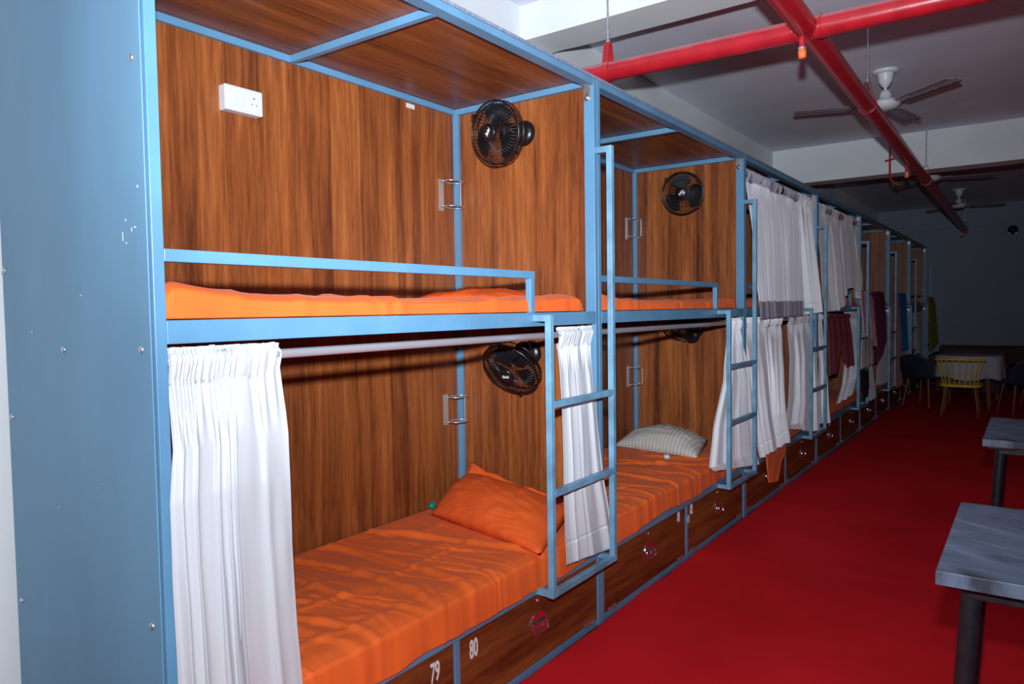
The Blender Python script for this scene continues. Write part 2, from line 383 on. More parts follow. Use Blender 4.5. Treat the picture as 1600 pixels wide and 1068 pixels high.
def numeral(parent_d, body, y, z, size=.09, xs=.5, rot=0.):
    me = text_mesh(body, size, .0006, xs=1.0, thick=.0016)
    for v in me.vertices:
        x, yy, zz = v.co; x *= xs
        x, yy = x*math.cos(rot)-yy*math.sin(rot), x*math.sin(rot)+yy*math.cos(rot)
        v.co = (.0008+zz, y+x, z+yy)
    me.materials.clear(); me.materials.append(M['mark'])
    o = link('number', me, parent_d); o['label'] = 'white painted number ' + body
def pod(i):
    r = thing('bunk_pod', PODLAB[i], 'bunk bed', (0, i*L, 0), 'blue bunk pods in the row')
    B = lambda n, d, m='paint', b=.0018: box(n, d, m, r, b)
    e = .0006
    # posts
    for xa in ((-D, 0), (-W, -W+.04)):
        B('post', (*xa, e, T, 0, H)); B('post', (*xa, L-T, L-e, 0, H))
    # roof frame
    B('roof_beam', (-D, -.0005, T, L-T, 2.34, H)); B('roof_beam', (-W, -W+.028, T, L-T, 2.34, H))
    B('roof_cross_bar', (-W+.04, -D, 0.002, T, 2.34, H)); B('roof_cross_bar', (-W+.04, -D, L-T, L-.002, 2.34, H))
    B('roof_cross_bar', (-W+.028, -D, L/2-.0125, L/2+.0125, 2.34, H))
    B('roof_panel', (-W, -.002, .001, L-.001, H+.0005, H+.011), 'wood_y', 0)
    B('roof_edge_strip', (-.0018, .001, .001, L-.001, H+.0005, H+.012), 'trim', 0)
    # upper bunk frame
    B('bunk_beam', (-D, 0, T, L-T, 1.326, 1.378)); B('bunk_beam', (-W, -W+.04, T, L-T, 1.326, 1.378))
    B('bunk_cross_bar', (-W+.04, -D, .002, T, 1.326, 1.350)); B('bunk_cross_bar', (-W+.04, -D, L-T, L-.002, 1.326, 1.350))
    B('bunk_deck', (-W+.005, -D-.001, .006, L-.006, 1.351, 1.366), 'wood_dark', 0)
    # guard rail
    B('guard_rail', (-.026, -.0008, T, 1.46, 1.506, 1.534)); B('guard_rail_post', (-.026, -.0012, 1.433, 1.459, 1.378, 1.507))
    # base
    B('base_beam', (-D, 0, T, L-T, .30, .352)); B('base_beam', (-D, -.004, T, L-T, .0, .030))
    B('base_beam', (-W, -W+.04, T, L-T, .30, .352))
    B('base_divider', (-.03, -.002, L/2-.0135, L/2+.0135, .03, .30))
    B('bed_deck', (-W+.005, -D-.001, .006, L-.006, .336, .351), 'wood_dark', 0)
    # walls
    for z0, z1 in ((.352, 1.325), (1.367, 2.3395)):
        B('back_panel', (-W+.001, -W+.014, T+.001, L-T-.001, z0, z1), 'wood_v', 0)
        B('side_panel', (-W+.041, -D-.001, L-.006, L-.001, z0, z1), 'wood_v', 0)
        B('side_panel', (-W+.041, -D-.001, .001, .005, z0, z1), 'wood_v', 0)
    # drawers
    for k, (ya, yb) in enumerate(((T+.003, L/2-.0165), (L/2+.0165, L-T-.003))):
        d = B('drawer_front', (-.02, 0, ya, yb, .034, .298), 'wood_d', .001)
        d.location = (-.006, 0, 0)
        chest_handle((ya+yb)/2+.0, d)
        if i == 0: numeral(d, '79' if k == 0 else '80', (.868, 1.064)[k], .236)
        if i == 1: numeral(d, '81' if k == 0 else '82', (.868, 1.045)[k], .262, .075)
        for yh in (ya+.04, yb-.11):
            hinge = MB().box(.0, .003, yh, yh+.07, .030, .046)
            hinge.tube([(.003, yh, .032), (.003, yh+.07, .032)], .004, 8)
            hinge.obj('hinge', M['galv'], d)
    # ladder, welded to the frame
    a, b_ = .055, .080
    yl, yr = 1.437, 1.924
    m = MB(); m.box(a, b_, yl, yl+.025, .30, 1.370); m.box(0, a, yl, yl+.025, 1.345, 1.370); m.box(0, a, yl, yl+.025, .302, .326); m.obj('ladder_upright', M['ladder'], r, .0018)
    m = MB(); m.box(a, b_, yr, yr+.025, .30, 2.076); m.box(0, a, yr, yr+.025, 2.050, 2.076); m.box(0, a, yr, yr+.025, .302, .326); m.obj('ladder_upright', M['ladder'], r, .0018)
    for z in (.3005, .682, 1.020): B('ladder_rung', (a, b_, yl+.025, yr, z, z+.025), 'ladder')
    # curtain rods
    def rod(z):
        o = MB().tube([(-.03, T, z), (-.03, L-T, z)], .0125, 14).obj('curtain_rod', M['rod'], r)
        for ya, yb in ((T, T+.003), (L-T-.003, L-T)):
            MB().box(-.045, -.015, ya, yb, z-.014, 1.326 if z < 1.5 else 2.30).obj('rod_bracket', M['galv'], o)
    rod(1.287)
    if i in (2, 3): rod(2.268)
    br = MB().box(-.045, -.016, L-T-.003, L-T, 2.275, 2.339); br.box(-.045, -.016, L-T-.03, L-T-.003, 2.336, 2.339)
    o = br.obj('corner_bracket', M['galv'], r, .0006)
    MB().lathe([(.013, 0), (.013, .004), (.007, .0045), (.007, .010), (.004, .011)], 12, Matrix.Translation((-.030, L-T-.003, 2.288)) @ Matrix.Rotation(PI/2, 4, 'X')).obj('bolt', M['galv'], o)
    if i == 0:
        ep = B('end_panel', (-W+.002, -.012, -.0035, -.0002, 0.0, H), 'panel', .001)
        ep['label'] = 'plain blue painted sheet metal end panel with scuffs'
        for x, z in ((-.051+.001, 1.943), (-.052, 1.315), (-.435, 1.307), (-.775, 1.112), (-.769, .594), (-.785, 1.519), (-.05, .7), (-.40, 2.25)):
            MB().lathe([(.0085, 0), (.0085, .002), (.006, .004), (.0025, .0048)], 10, Matrix.Translation((x, -.0035, z)) @ Matrix.Rotation(PI/2, 4, 'X')).obj('screw', M['galv'], ep)
        # chipped-off flecks of paint
        fk = MB()
        for x, z, w, h in ((-.043, 1.668, .004, .005), (-.10, 1.60, .003, .004), (-.115, 1.565, .001, .02), (-.075, 1.578, .002, .009), (-.06, 1.582, .007, .003), (-.10, 1.55, .0025, .004),
                           (-.62, 1.35, .003, .003), (-.33, 1.44, .003, .003), (-.28, .98, .002, .002), (-.5, .9, .002, .003)):
            fk.box(x-w/2, x+w/2, -.0041, -.0034, z-h/2, z+h/2)
        fk.obj('paint_chip', M['mark'], ep)['kind'] = 'stuff'
    return r
PODS = [pod(i) for i in range(7)]

# ------------------------------------------------------------------ mattresses
def make_creases(seed, n, lo, hi, bold):
    rr = random.Random(seed); out = []
    for k in range(n):
        big = k < bold
        yc = lo + (hi-lo)*((k+.5)/bold if big else rr.random())
        out.append((yc + rr.uniform(-.04, .04), rr.uniform(-.05, .45), rr.uniform(.009, .014) if big else rr.uniform(.003, .007), rr.uniform(.013, .022) if big else rr.uniform(.007, .012),
                    rr.random()*20, -.40 if big else rr.uniform(-.75, -.05), 9. if big else rr.uniform(.08, .30), rr.uniform(-.6, .6)))
    return out
CREASES = {5.1: make_creases(4, 46, .05, 1.35, 7), 8.4: make_creases(9, 40, .2, 1.5, 6), 1.3: make_creases(2, 14, .1, 1.7, 4), 2.7: make_creases(3, 14, .1, 1.7, 4)}
def mattress(name, label, y0, y1, x0, x1, zb, top, hem, seed, group, hx=.012):
    """bed block with a draped sheet. top(y, s) -> z ; hem(y) -> z of the lower edge at the front"""
    me = MB().box(x0+.01, x1-.02, y0+.01, y1-.012, zb+.0015, zb+.06)
    root = me.obj(name, M['sheet'], None, .01)
    tag(root, label, 'mattress', group)
    def fn(u, v):
        y = y0 + (y1-y0)*u
        zt = top(y, v); zh = hem(y)
        # v: 0 at back .. .78 at the front edge, rest down the front
        edge = .76
        endd = min(u, 1-u)*(y1-y0)
        if v <= edge:
            s = v/edge; x = x0 + (x1-x0-.012)*s
            z = zt
            if s > .93: z -= .012*((s-.93)/.07)**2
        else:
            s = (v-edge)/(1-edge)
            if s < .25:
                a = s/.25*PI/2; x = x1-.012 + (hx)*math.sin(a); z = zt-.012 - .016*(1-math.cos(a))
            else:
                k = (s-.25)/.75; x = x1-.012+hx + .004*k; z = (zt-.028)*(1-k) + zh*k
            x += .006*nz(y*9, seed+v*2)*s
        # round ends
        rr = .05
        if endd < rr:
            z -= (rr - math.sqrt(max(0, rr*rr-(rr-endd)**2)))*.9*min(1, v*6+.2)
        # wrinkles
        wv = .0
        px, py = x*1.0, y*1.0
        wv += .0075*nz(px*2.0+seed, py*3.1, seed)
        r1 = nz(px*1.3+py*2.2+seed, px*4.5-py*.8, seed*2); wv += .006*(1-min(1, abs(r1)*6))
        r2 = nz(px*2.7-py*1.6, py*5.2+px*1.9, seed*3+4); wv += .0045*(1-min(1, abs(r2)*7))
        for (yc, sl, h, wd, ph, xm, ln, cv) in CREASES.get(round(seed, 1), ()):
            d_ = y - y0 - yc - sl*(x-x0) - cv*(x-xm)**2 - .05*nz(x*2.2, ph)
            if abs(d_) > wd*6: continue
            wv += h*(math.exp(-(d_/wd)**2) - .6*math.exp(-((d_+1.7*wd)/(wd*1.4))**2))*min(1, .35+1.2*abs(nz(x*1.7, ph*3)))*math.exp(-((x-xm)/ln)**2)
        fr = 1.0 if v <= edge else max(0, 1-(v-edge)/(1-edge))
        z += wv*fr*(0 if v < .02 else 1)
        if v > edge: x += .5*wv
        return (x, y, max(z, zh if v > edge else zb+.01))
    fine = seed in (5.1, 8.4)
    sh = MB().grid(330 if fine else 130, 140 if fine else 50, fn).obj('bed_sheet', M['sheet'], root, fix=False)
    # the far-end face of the sheet
    md = sh.modifiers.new('thickness', 'SOLIDIFY'); md.thickness = .0025; md.offset = -1
    def fe(u, v, yy, sgn):
        x = x0 + (x1-.012-x0)*u; p = fn(0. if sgn < 0 else 1., u*.76)
        return (x, yy + sgn*.012*math.sin(PI*v), p[2]*v + (zb+.004)*(1-v))
    MB().grid(20, 6, lambda u, v: fe(u, v, y1-.003, 1)).obj('sheet_end', M['sheet'], root)
    MB().grid(20, 6, lambda u, v: fe(u, v, y0+.003, -1)).obj('sheet_end', M['sheet'], root)
    return root
def lower_hem(y0):
    return lambda y: .318 + .010*nz(y*2.6, y0) + .012*nz(y*8, y0+3)
mattress('mattress', 'mattress in tight orange sheet on the upper bunk above number 80', .032, 1.855, -.775, -.018, 1.366,
         lambda y, v: 1.428 + .03*math.exp(-(y/.22)**2) + .012*math.exp(-((y-1.85)/.3)**2), lambda y: 1.381, 1.3, 'orange mattresses on upper bunks', hx=.006)
mattress('mattress', 'mattress in wrinkled orange sheet on the lower bunk above number 80', .035, 1.915, -.78, .002, .352,
         lambda y, v: .452, lambda y: .322+.012*nz(y*2.6, .3)+.010*nz(y*8, 3) + (.03*max(0, y-1.7)/.2 if y > 1.7 else 0), 5.1, 'orange mattresses on lower bunks')
mattress('mattress', 'mattress in orange sheet on the upper bunk of the second pod', L+.032, L+1.86, -.775, -.018, 1.366,
         lambda y, v: 1.425 + .038*math.exp(-((y-L)/.25)**2)+.01*math.exp(-((y-L-1.8)/.3)**2), lambda y: 1.381, 2.7, 'orange mattresses on upper bunks', hx=.006)
mattress('mattress', 'rumpled orange sheeted mattress on the lower bunk above number 82', L+.035, L+1.915, -.78, .002, .352,
         lambda y, v: .455, lambda y: .335 + .022*nz(y*2.1, 9) + .012*nz(y*7, 3) + .03*max(0, (y-L-1.1)), 8.4, 'orange mattresses on lower bunks')
for i, lab in ((2, 'orange sheeted mattress behind the closed upper curtains of the third pod'), (3, 'orange sheeted mattress below the lifted upper curtain of the fourth pod'),
               (4, 'orange sheeted mattress on the upper bunk of the fifth pod'), (5, 'orange sheeted mattress on the upper bunk of the sixth pod'), (6, 'orange sheeted mattress on the upper bunk of the last pod')):
    mattress('mattress', lab, i*L+.032, i*L+1.86, -.775, -.018, 1.366, lambda y, v: 1.43, lambda y: 1.381, 3.1+i, 'orange mattresses on upper bunks', hx=.006)
for i, lab in ((2, 'orange sheeted mattress behind the lower curtains of the third pod'), (3, 'orange sheeted mattress below the raspberry trousers'),
               (4, 'orange sheeted mattress on the lower bunk of the fifth pod'), (5, 'orange sheeted mattress on the lower bunk of the sixth pod'), (6, 'orange sheeted mattress on the lower bunk of the last pod')):
    mattress('mattress', lab, i*L+.035, i*L+1.915, -.78, -.012, .352, lambda y, v: .452, lambda y: .36+.01*nz(y*3, 2), 6.1+i, 'orange mattresses on lower bunks', hx=.008)

# ------------------------------------------------------------------ pillows
def pillow(label, BL, BR, TR, TL, th, mat, seed, flange=.03, group=None):
    BL, BR, TR, TL = map(Vector, (BL, BR, TR, TL))
    nrm = ((BR-BL).cross(TL-BL)).normalized()
    org = (BL+BR+TR+TL)/4
    n = 44; vs = []; fs = []
    def pt(u, v, side):
        p = (BL*(1-u)+BR*u)*(1-v) + (TL*(1-u)+TR*u)*v
        a = min(u, 1-u)*2; b = min(v, 1-v)*2
        pin = .035*(1-(2*u-1)**2)*(1 if v > .5 else -1)*(abs(2*v-1)**4)*.7     # sides bow in
        h = max(0., (a*(2-a))) ** .55 * max(0., (b*(2-b))) ** .55
        w = .006*nz(u*5+seed, v*4, seed) + .008*(1-min(1, abs(nz(u*3.1+v*1.2+seed, v*5.5, seed))*5))
        w *= min(1, h*1.5)
        return p + nrm*(side*th*h*.5 + th*.42*h + w) - org
    mb = MB()
    for side in (1, -1):
        mb.grid(n, n//2, lambda u, v: pt(u, v, side))
    me = mb.mesh('pillow', M[mat])
    bm = bmesh.new(); bm.from_mesh(me); bmesh.ops.remove_doubles(bm, verts=bm.verts, dist=.0004); bmesh.ops.recalc_face_normals(bm, faces=bm.faces); bm.to_mesh(me); bm.free()
    o = link('pillow', me); o.location = org
    tag(o, label, 'pillow', group)
    # pillowcase flap along the far edge
    if flange:
        a, b = TL-org, TR-org; out = ((TL-BL).normalized()*.5+(TR-BR).normalized()*.5)
        def ff(u, v):
            p = a + (b-a)*u; k = .02*nz(u*6, seed) + (.03*(1-u)**6)
            return p + out*(flange+k)*v + nrm*(.012*v*nz(u*9, seed+2)+.006*v + .02*v*(1-u)**5)
        MB().grid(40, 5, ff).obj('pillowcase_flap', M[mat], o, solid=.002)
    return o
pillow('orange pillow on the lower bunk above number 80, leaning on the side panel', (-.685, 1.60, .463), (.02, 1.44, .458), (-.10, 1.88, .515), (-.70, 1.885, .60), .115, 'pillow_o', 2.0, .04)
pillow('white striped pillow on the lower bunk above number 82', (-.765, 3.52, .462), (-.13, 3.40, .466), (-.22, 3.82, .50), (-.70, 3.82, .50), .135, 'pillow_w', 5.0, 0)
pillow('orange pillow barely showing at the far end of the nearest upper bunk', (-.70, 1.50, 1.437), (-.22, 1.50, 1.437), (-.22, 1.84, 1.441), (-.70, 1.84, 1.441), .05, 'pillow_o', 7.0, 0)

# ------------------------------------------------------------------ wall fans
RG = .135
def fan_meshes():
    g = {}
    g['motor_housing'] = MB().lathe([(.010, -.165), (.034, -.160), (.043, -.145), (.046, -.10), (.044, -.075), (.030, -.068)], 22).mesh('motor_housing', M['black'])
    w = MB(); nw = 54
    for k in range(nw):
        a = 2*PI*k/nw; c, s = math.cos(a), math.sin(a)
        w.tube([(.036*c, .036*s, .042), (.085*c, .085*s, .036), (.120*c, .120*s, .018), (RG*c, RG*s, .0)], .0010, 4, False)
        w.tube([(RG*c, RG*s, .0), (RG*1.0*c, RG*1.0*s, -.035), (.105*c, .105*s, -.058), (.045*c, .045*s, -.072)], .0010, 4, False)
    for r, z in ((.085, .036), (.118, -.050)):
        w.tube([(r*math.cos(2*PI*k/40), r*math.sin(2*PI*k/40), z) for k in range(40)], .0012, 5, closed=True)
    g['wire_guard'] = w.mesh('wire_guard', M['black'])
    ring = MB()
    ring.tube([(RG*math.cos(2*PI*k/48), RG*math.sin(2*PI*k/48), 0) for k in range(48)], .0042, 8, closed=True)
    ring.tube([(RG*math.cos(2*PI*k/48), RG*math.sin(2*PI*k/48), -.035) for k in range(48)], .0026, 6, closed=True)
    ring.box(-.008, .008, RG-.002, RG+.014, -.010, .010); ring.box(-.005, .005, -RG-.012, -RG+.002, -.008, .008)
    g['guard_ring'] = ring.mesh('guard_ring', M['black'])
    g['hub_cap'] = MB().lathe([(.037, .036), (.038, .043), (.034, .047), (.012, .0485), (.002, .0485)], 24).mesh('hub_cap', M['black'])
    b = MB()
    def bl(u, v):
        r = .018 + .100*u; half = .20 + .52*math.sin(PI*min(1, u*1.02)*.62)**1.3
        if u > .8: half *= 1-.45*((u-.8)/.2)**2
        a = (v-.5)*2*half; tw = .55*(1-u*.35)
        return (r*math.cos(a), r*math.sin(a), -.012 + math.tan(tw)*r*math.sin(a)*.5)
    b.grid(10, 8, bl)
    g['fan_blade'] = b.mesh('fan_blade', M['blade'])
    g['wall_cup'] = MB().lathe([(.058, 0), (.058, .006), (.050, .020), (.034, .028), (.015, .030)], 26, Matrix.Rotation(PI/2, 4, 'X')).mesh('wall_cup', M['black'])
    tm = text_mesh('Salal', .020, .0004, shear=.35, thick=.0004); tm.materials.clear(); tm.materials.append(M['mark'])
    g['script_lettering'] = tm
    g['knob'] = MB().lathe([(.009, 0), (.010, .012), (.004, .015)], 10).mesh('knob', M['black'])
    return g
FM = fan_meshes()
def wall_fan(label, base, head, fwd, spin, roll=0.):
    base, head, fwd = Vector(base), Vector(head), Vector(fwd).normalized()
    r = thing('wall_fan', label, 'fan', base, 'black wall fans in the bunks')
    side = fwd.cross(Vector((0, 0, 1))).normalized()*-1; up = fwd.cross(side)
    up = -up if up.z < 0 else up; side = up.cross(fwd)
    R = Matrix((side, up, fwd)).transposed().to_4x4()
    Tm = Matrix.Translation(head-base) @ R @ Matrix.Rotation(roll, 4, 'Z')
    def put(n, mat=None, parent=r):
        o = link(n, FM[n], parent); o.matrix_local = Tm @ (mat or Matrix()) if mat is not None or n not in ('wall_cup',) else Matrix(); return o
    put('wall_cup'); put('motor_housing'); put('guard_ring')
    wg = put('wire_guard'); wg['kind'] = 'stuff'
    hc = put('hub_cap')
    t = link('script_lettering', FM['script_lettering'], hc); t.location = (0, 0, .0489); t['label'] = 'white script lettering'
    for k in range(3):
        put('fan_blade', Matrix.Rotation(spin+2*PI*k/3, 4, 'Z'))
    m0 = head-base - fwd*.12
    MB().tube([(0, -.02, 0), tuple(Vector((0, -.05, 0))*.6+m0*.4), tuple(m0)], [.024, .018, .022], 12).obj('swivel_arm', M['black'], r)
    kb = link('knob', FM['knob'], r); kb.location = m0*.6 + Vector((0, -.01, -.03)); kb.rotation_euler = (PI, 0, 0)
    return r
wall_fan('black wall fan on the side panel of the nearest upper bunk', (-.375, L-.006, 2.195), (-.395, 1.745, 2.165), (-.08, -1, -.16), .4, .9)
wall_fan('black wall fan on the nearest lower bunk, tilted down', (-.355, L-.006, 1.19), (-.345, 1.765, 1.125), (.02, -.80, -.58), 1.5, 0.)
wall_fan('black wall fan on the side panel of the second upper bunk', (-.335, 2*L-.006, 2.16), (-.345, 3.70, 2.135), (.16, -.97, -.14), .9, .8)
wall_fan('black wall fan half hidden under the rod of the second lower bunk', (-.36, 2*L-.006, 1.20), (-.36, 3.75, 1.262), (.25, -.66, -.7), .2, 0.)

# ------------------------------------------------------------------ bottle holders
def bottle_holder(label, y, zb, tilt=0.):
    o = MB()
    o.box(0, .003, -.017, .017, 0, .15)
    root = o.obj('bottle_holder', M['holder'], None, .0008); root.location = (-W+.0142, y, zb); tag(root, label, 'bottle holder', 'chrome bottle holders')
    for z in (.018, .138):
        c = .045; n = 28
        MB().tube([(c+.003+.040*math.cos(2*PI*k/n), .012+.056*math.sin(2*PI*k/n)+.03, z) for k in range(n)], .003, 6, closed=True).obj('wire_ring', M['holder'], root)
        MB().tube([(.003, -.008, z), (.03, -.02, z), (.03, .0, z)], .0028, 6).obj('wire_clip', M['holder'], root)
    MB().tube([(.088, .042, .018), (.088, .042, .138)], .0025, 6).obj('wire_stay', M['holder'], root)
    return root
bottle_holder('chrome wire bottle holder by the corner post of the nearest upper bunk', 1.826, 1.870)
bottle_holder('chrome wire bottle holder by the corner post of the nearest lower bunk', 1.83, .835)
bottle_holder('chrome wire bottle holder in the corner of the second upper bunk', L+1.826, 1.870)
bottle_holder('chrome wire bottle holder in the corner of the second lower bunk', L+1.83, .835)

# ------------------------------------------------------------------ switch box
sw = MB().box(0, .042, -.0755, .0755, -.044, .044).obj('switch_box', M['white_pl'], None, .005)
sw.location = (-W+.0142, .742, 2.143); tag(sw, 'white socket and switch box on the back panel of the nearest upper bunk', 'switch box')
box('cover_plate', (.042, .0445, -.066, .066, -.036, .036), 'white_pl', sw, .002)
for y in (-.036, -.011): box('rocker_switch', (.0445, .0475, y-.0105, y+.0105, -.022, .022), 'white_pl', sw, .0012)
soc = box('socket', (.0445, .0462, .014, .058, -.025, .025), 'white_pl', sw, .001)
for y, z, r in ((.036, .012, .0042), (.027, -.010, .003), (.045, -.010, .003)):
    MB().lathe([(r, 0), (r, .0008)], 12, Matrix.Translation((.0462, y, z)) @ Matrix.Rotation(PI/2, 4, 'Y')).obj('socket_hole', M['grey_pl'], soc)
for k in range(7): box('vent_slot', (.010, .013, -.06+.018*k, -.048+.018*k, -.0446, -.0438), 'grey_pl', sw, 0)
st = box('sticker', (-W+.0142, -W+.0150, 1.600, 1.655, 2.312, 2.332), 'white_pl', None, 0); tag(st, 'small white sticker under the roof beam on the nearest upper back panel', 'sticker')

# ------------------------------------------------------------------ curtains and hanging cloth
def lerp(tab, s):
    if s <= tab[0][0]: return tab[0][1:]
    for a, b in zip(tab, tab[1:]):
        if s <= b[0]:
            k = (s-a[0])/(b[0]-a[0]); k2 = k*k*(3-2*k)*.5 + k*.5
            return [p+(q-p)*k2 for p, q in zip(a[1:], b[1:])]
    return tab[-1][1:]
def curtain(label, rows, zrod, folds, amp, mat='satin', head=None, hem=None, seed=0, phase=None, ramp=6., loop=None, group='white curtains', name='curtain', gather=26, cat='curtain', nu=220, nv=70, flatten=None, xr=-.03):
    """rows: (s, yL, yR, zL, zR, x) from the rod (s=0) to the hem (s=1)"""
    y00, y01 = rows[0][1], rows[0][2]
    org = Vector((0, (y00+y01)/2, rows[-1][3]))
    rnd = random.Random(seed)
    ph = [rnd.random()*6.28 for _ in range(6)]
    ph0 = phase or (lambda u: u)
    def warp(u): return ph0(u) + .045*math.sin(2*PI*u*1.5+ph[0]) + .03*math.sin(2*PI*u*3.2+ph[1])
    def fold(u, s):
        w = warp(u + .02*math.sin(3*s+ph[2]))
        a = math.sin(2*PI*folds*w+ph[3]); b = math.sin(2*PI*folds*.47*w+ph[4]); c = math.sin(2*PI*folds*1.83*w+ph[5])
        a = math.copysign(abs(a)**.75, a)
        return .62*a + .38*b + .2*c
    def fn(u, s):
        yl, yr, zl, zr, x = lerp(rows, s)
        y = yl+(yr-yl)*u; z = zl+(zr-zl)*u
        k = min(1, s*ramp); kk = k*k*(3-2*k)
        A = amp*(.25+.75*min(1, s*1.15))*kk
        if flatten: A *= flatten(u, s)
        g = (1-kk)*.006*math.sin(2*PI*gather*warp(u)+ph[1])
        f = fold(u, s)
        x = x + A*f + g + .004*nz(u*7, s*5, seed)
        y = y + A*.55*math.cos(2*PI*folds*warp(u)+ph[3]) * min(1, 6*u)*min(1, 6*(1-u))
        z += .006*f*s*s
        if loop: z += loop(u)*s**2.5
        return Vector((x, y, z)) - org
    mb = MB()
    if hem: sh = 1-hem
    else: sh = 1.
    mb.grid(nu, nv, lambda u, v: fn(u, v*sh))
    root = mb.obj(name, M[mat], None, solid=.0022, fix=False); root.location = org
    tag(root, label, cat, group)
    if zrod:
        # gathered heading round the rod
        hb = MB(); prof = [(.001, -.055), (.008, -.03), (.013, -.012), (.016, .0), (.013, .012), (.002, .019), (.004, .030)]
        def fh(u, v):
            q = v*(len(prof)-1); i = min(int(q), len(prof)-2); k = q-i
            dx = prof[i][0]+(prof[i+1][0]-prof[i][0])*k; dz = prof[i][1]+(prof[i+1][1]-prof[i][1])*k
            w = math.sin(2*PI*gather*warp(u)+ph[1])
            amp_ = .0055 + (.004 if v > .85 else 0)
            x = xr + dx + amp_*w + .003*nz(u*30, v*4, seed); z = zrod + dz + .0035*nz(u*gather*1.3, v*2, seed+3)
            y = y00+(y01-y00)*u + .004*math.cos(2*PI*gather*warp(u)+v*2)
            return Vector((x, y, z)) - org
        hb.grid(nu, 12, fh).obj('curtain_heading', M[head or mat], root, solid=.0022, fix=False)
    if hem:
        mh = MB(); mh.grid(nu, 8, lambda u, v: fn(u, sh-.002+(1-sh+.002)*v) + Vector((.0016, 0, 0)))
        mh.obj('hem_band', M[('band' if mat == 'matte' else mat)], root, solid=.003, fix=False)
    return root
ZR = 1.287
def crows(y0, y1, rows, zr=ZR): return [(0, y0, y1, zr-.035, zr-.035, -.028)] + rows
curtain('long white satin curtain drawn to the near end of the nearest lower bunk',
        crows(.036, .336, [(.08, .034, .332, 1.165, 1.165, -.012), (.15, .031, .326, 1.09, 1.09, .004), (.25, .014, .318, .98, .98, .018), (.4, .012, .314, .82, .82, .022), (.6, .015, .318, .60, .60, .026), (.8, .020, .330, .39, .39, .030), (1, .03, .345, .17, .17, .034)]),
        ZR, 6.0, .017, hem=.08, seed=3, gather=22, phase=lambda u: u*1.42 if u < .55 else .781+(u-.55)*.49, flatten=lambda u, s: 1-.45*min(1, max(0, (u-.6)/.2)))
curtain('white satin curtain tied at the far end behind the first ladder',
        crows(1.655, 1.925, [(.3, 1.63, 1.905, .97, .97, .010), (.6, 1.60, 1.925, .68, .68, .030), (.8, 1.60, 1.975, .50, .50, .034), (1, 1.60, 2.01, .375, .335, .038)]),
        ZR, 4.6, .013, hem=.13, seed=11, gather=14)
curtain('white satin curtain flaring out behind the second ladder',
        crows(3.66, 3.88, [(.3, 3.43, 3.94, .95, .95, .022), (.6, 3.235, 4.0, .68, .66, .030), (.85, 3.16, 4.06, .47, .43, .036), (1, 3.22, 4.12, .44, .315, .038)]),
        ZR, 6.4, .016, hem=.14, seed=23, gather=16, mat='satin_lifted')
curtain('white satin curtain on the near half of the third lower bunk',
        crows(3.94, 4.82, [(.3, 3.97, 4.74, .97, .97, .0), (.7, 4.05, 4.70, .60, .60, .018), (1, 4.13, 4.76, .355, .36, .030)]), ZR, 6.5, .026, hem=.12, seed=31, gather=40, mat='satin_lifted')
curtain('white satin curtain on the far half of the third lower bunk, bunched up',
        crows(5.02, 5.80, [(.3, 4.99, 5.80, .97, .97, .0), (.65, 4.88, 5.79, .64, .60, .02), (.9, 4.76, 5.77, .50, .38, .028), (1, 4.86, 5.75, .45, .30, .030)]), ZR, 4.2, .032, seed=38, gather=36, mat='satin_lifted')
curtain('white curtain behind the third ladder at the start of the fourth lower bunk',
        crows(5.88, 6.12, [(.4, 5.88, 6.13, .9, .9, .004), (.8, 5.80, 6.17, .50, .48, .02), (1, 5.82, 6.20, .36, .31, .026)]), ZR, 4, .022, hem=.1, seed=41, gather=12, mat='satin_lifted')
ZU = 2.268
curtain('matte white upper curtain with heading and hem darkened to grey on the third pod',
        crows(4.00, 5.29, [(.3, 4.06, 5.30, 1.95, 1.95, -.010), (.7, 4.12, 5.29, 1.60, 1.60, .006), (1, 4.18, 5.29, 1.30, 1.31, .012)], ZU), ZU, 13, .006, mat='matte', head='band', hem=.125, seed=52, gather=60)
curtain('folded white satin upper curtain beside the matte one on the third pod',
        crows(5.30, 5.83, [(.3, 5.30, 5.84, 1.95, 1.95, -.006), (.7, 5.34, 5.88, 1.6, 1.6, .010), (1, 5.38, 5.95, 1.315, 1.33, .016)], ZU), ZU, 4.5, .040, hem=.1, seed=57, gather=24, mat='satin_lifted')
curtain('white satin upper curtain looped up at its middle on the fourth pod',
        crows(5.90, 7.76, [(.3, 5.90, 7.76, 1.97, 1.97, -.004), (.6, 5.92, 7.78, 1.74, 1.74, .010), (.85, 5.95, 7.76, 1.48, 1.56, .018), (1, 6.05, 7.74, 1.325, 1.46, .022)], ZU), ZU, 6.5, .040, loop=lambda u: .15*math.exp(-((u-.62)/.17)**2)-.03*math.exp(-((u-.3)/.15)**2), seed=63, gather=60, mat='satin_lifted')
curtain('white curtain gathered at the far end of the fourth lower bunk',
        crows(7.10, 7.74, [(.3, 7.06, 7.72, .95, .95, .0), (.7, 6.80, 7.50, .60, .62, .01), (1, 6.55, 7.25, .44, .47, .012)]), ZR, 5, .028, seed=66, gather=26, mat='satin_lifted')

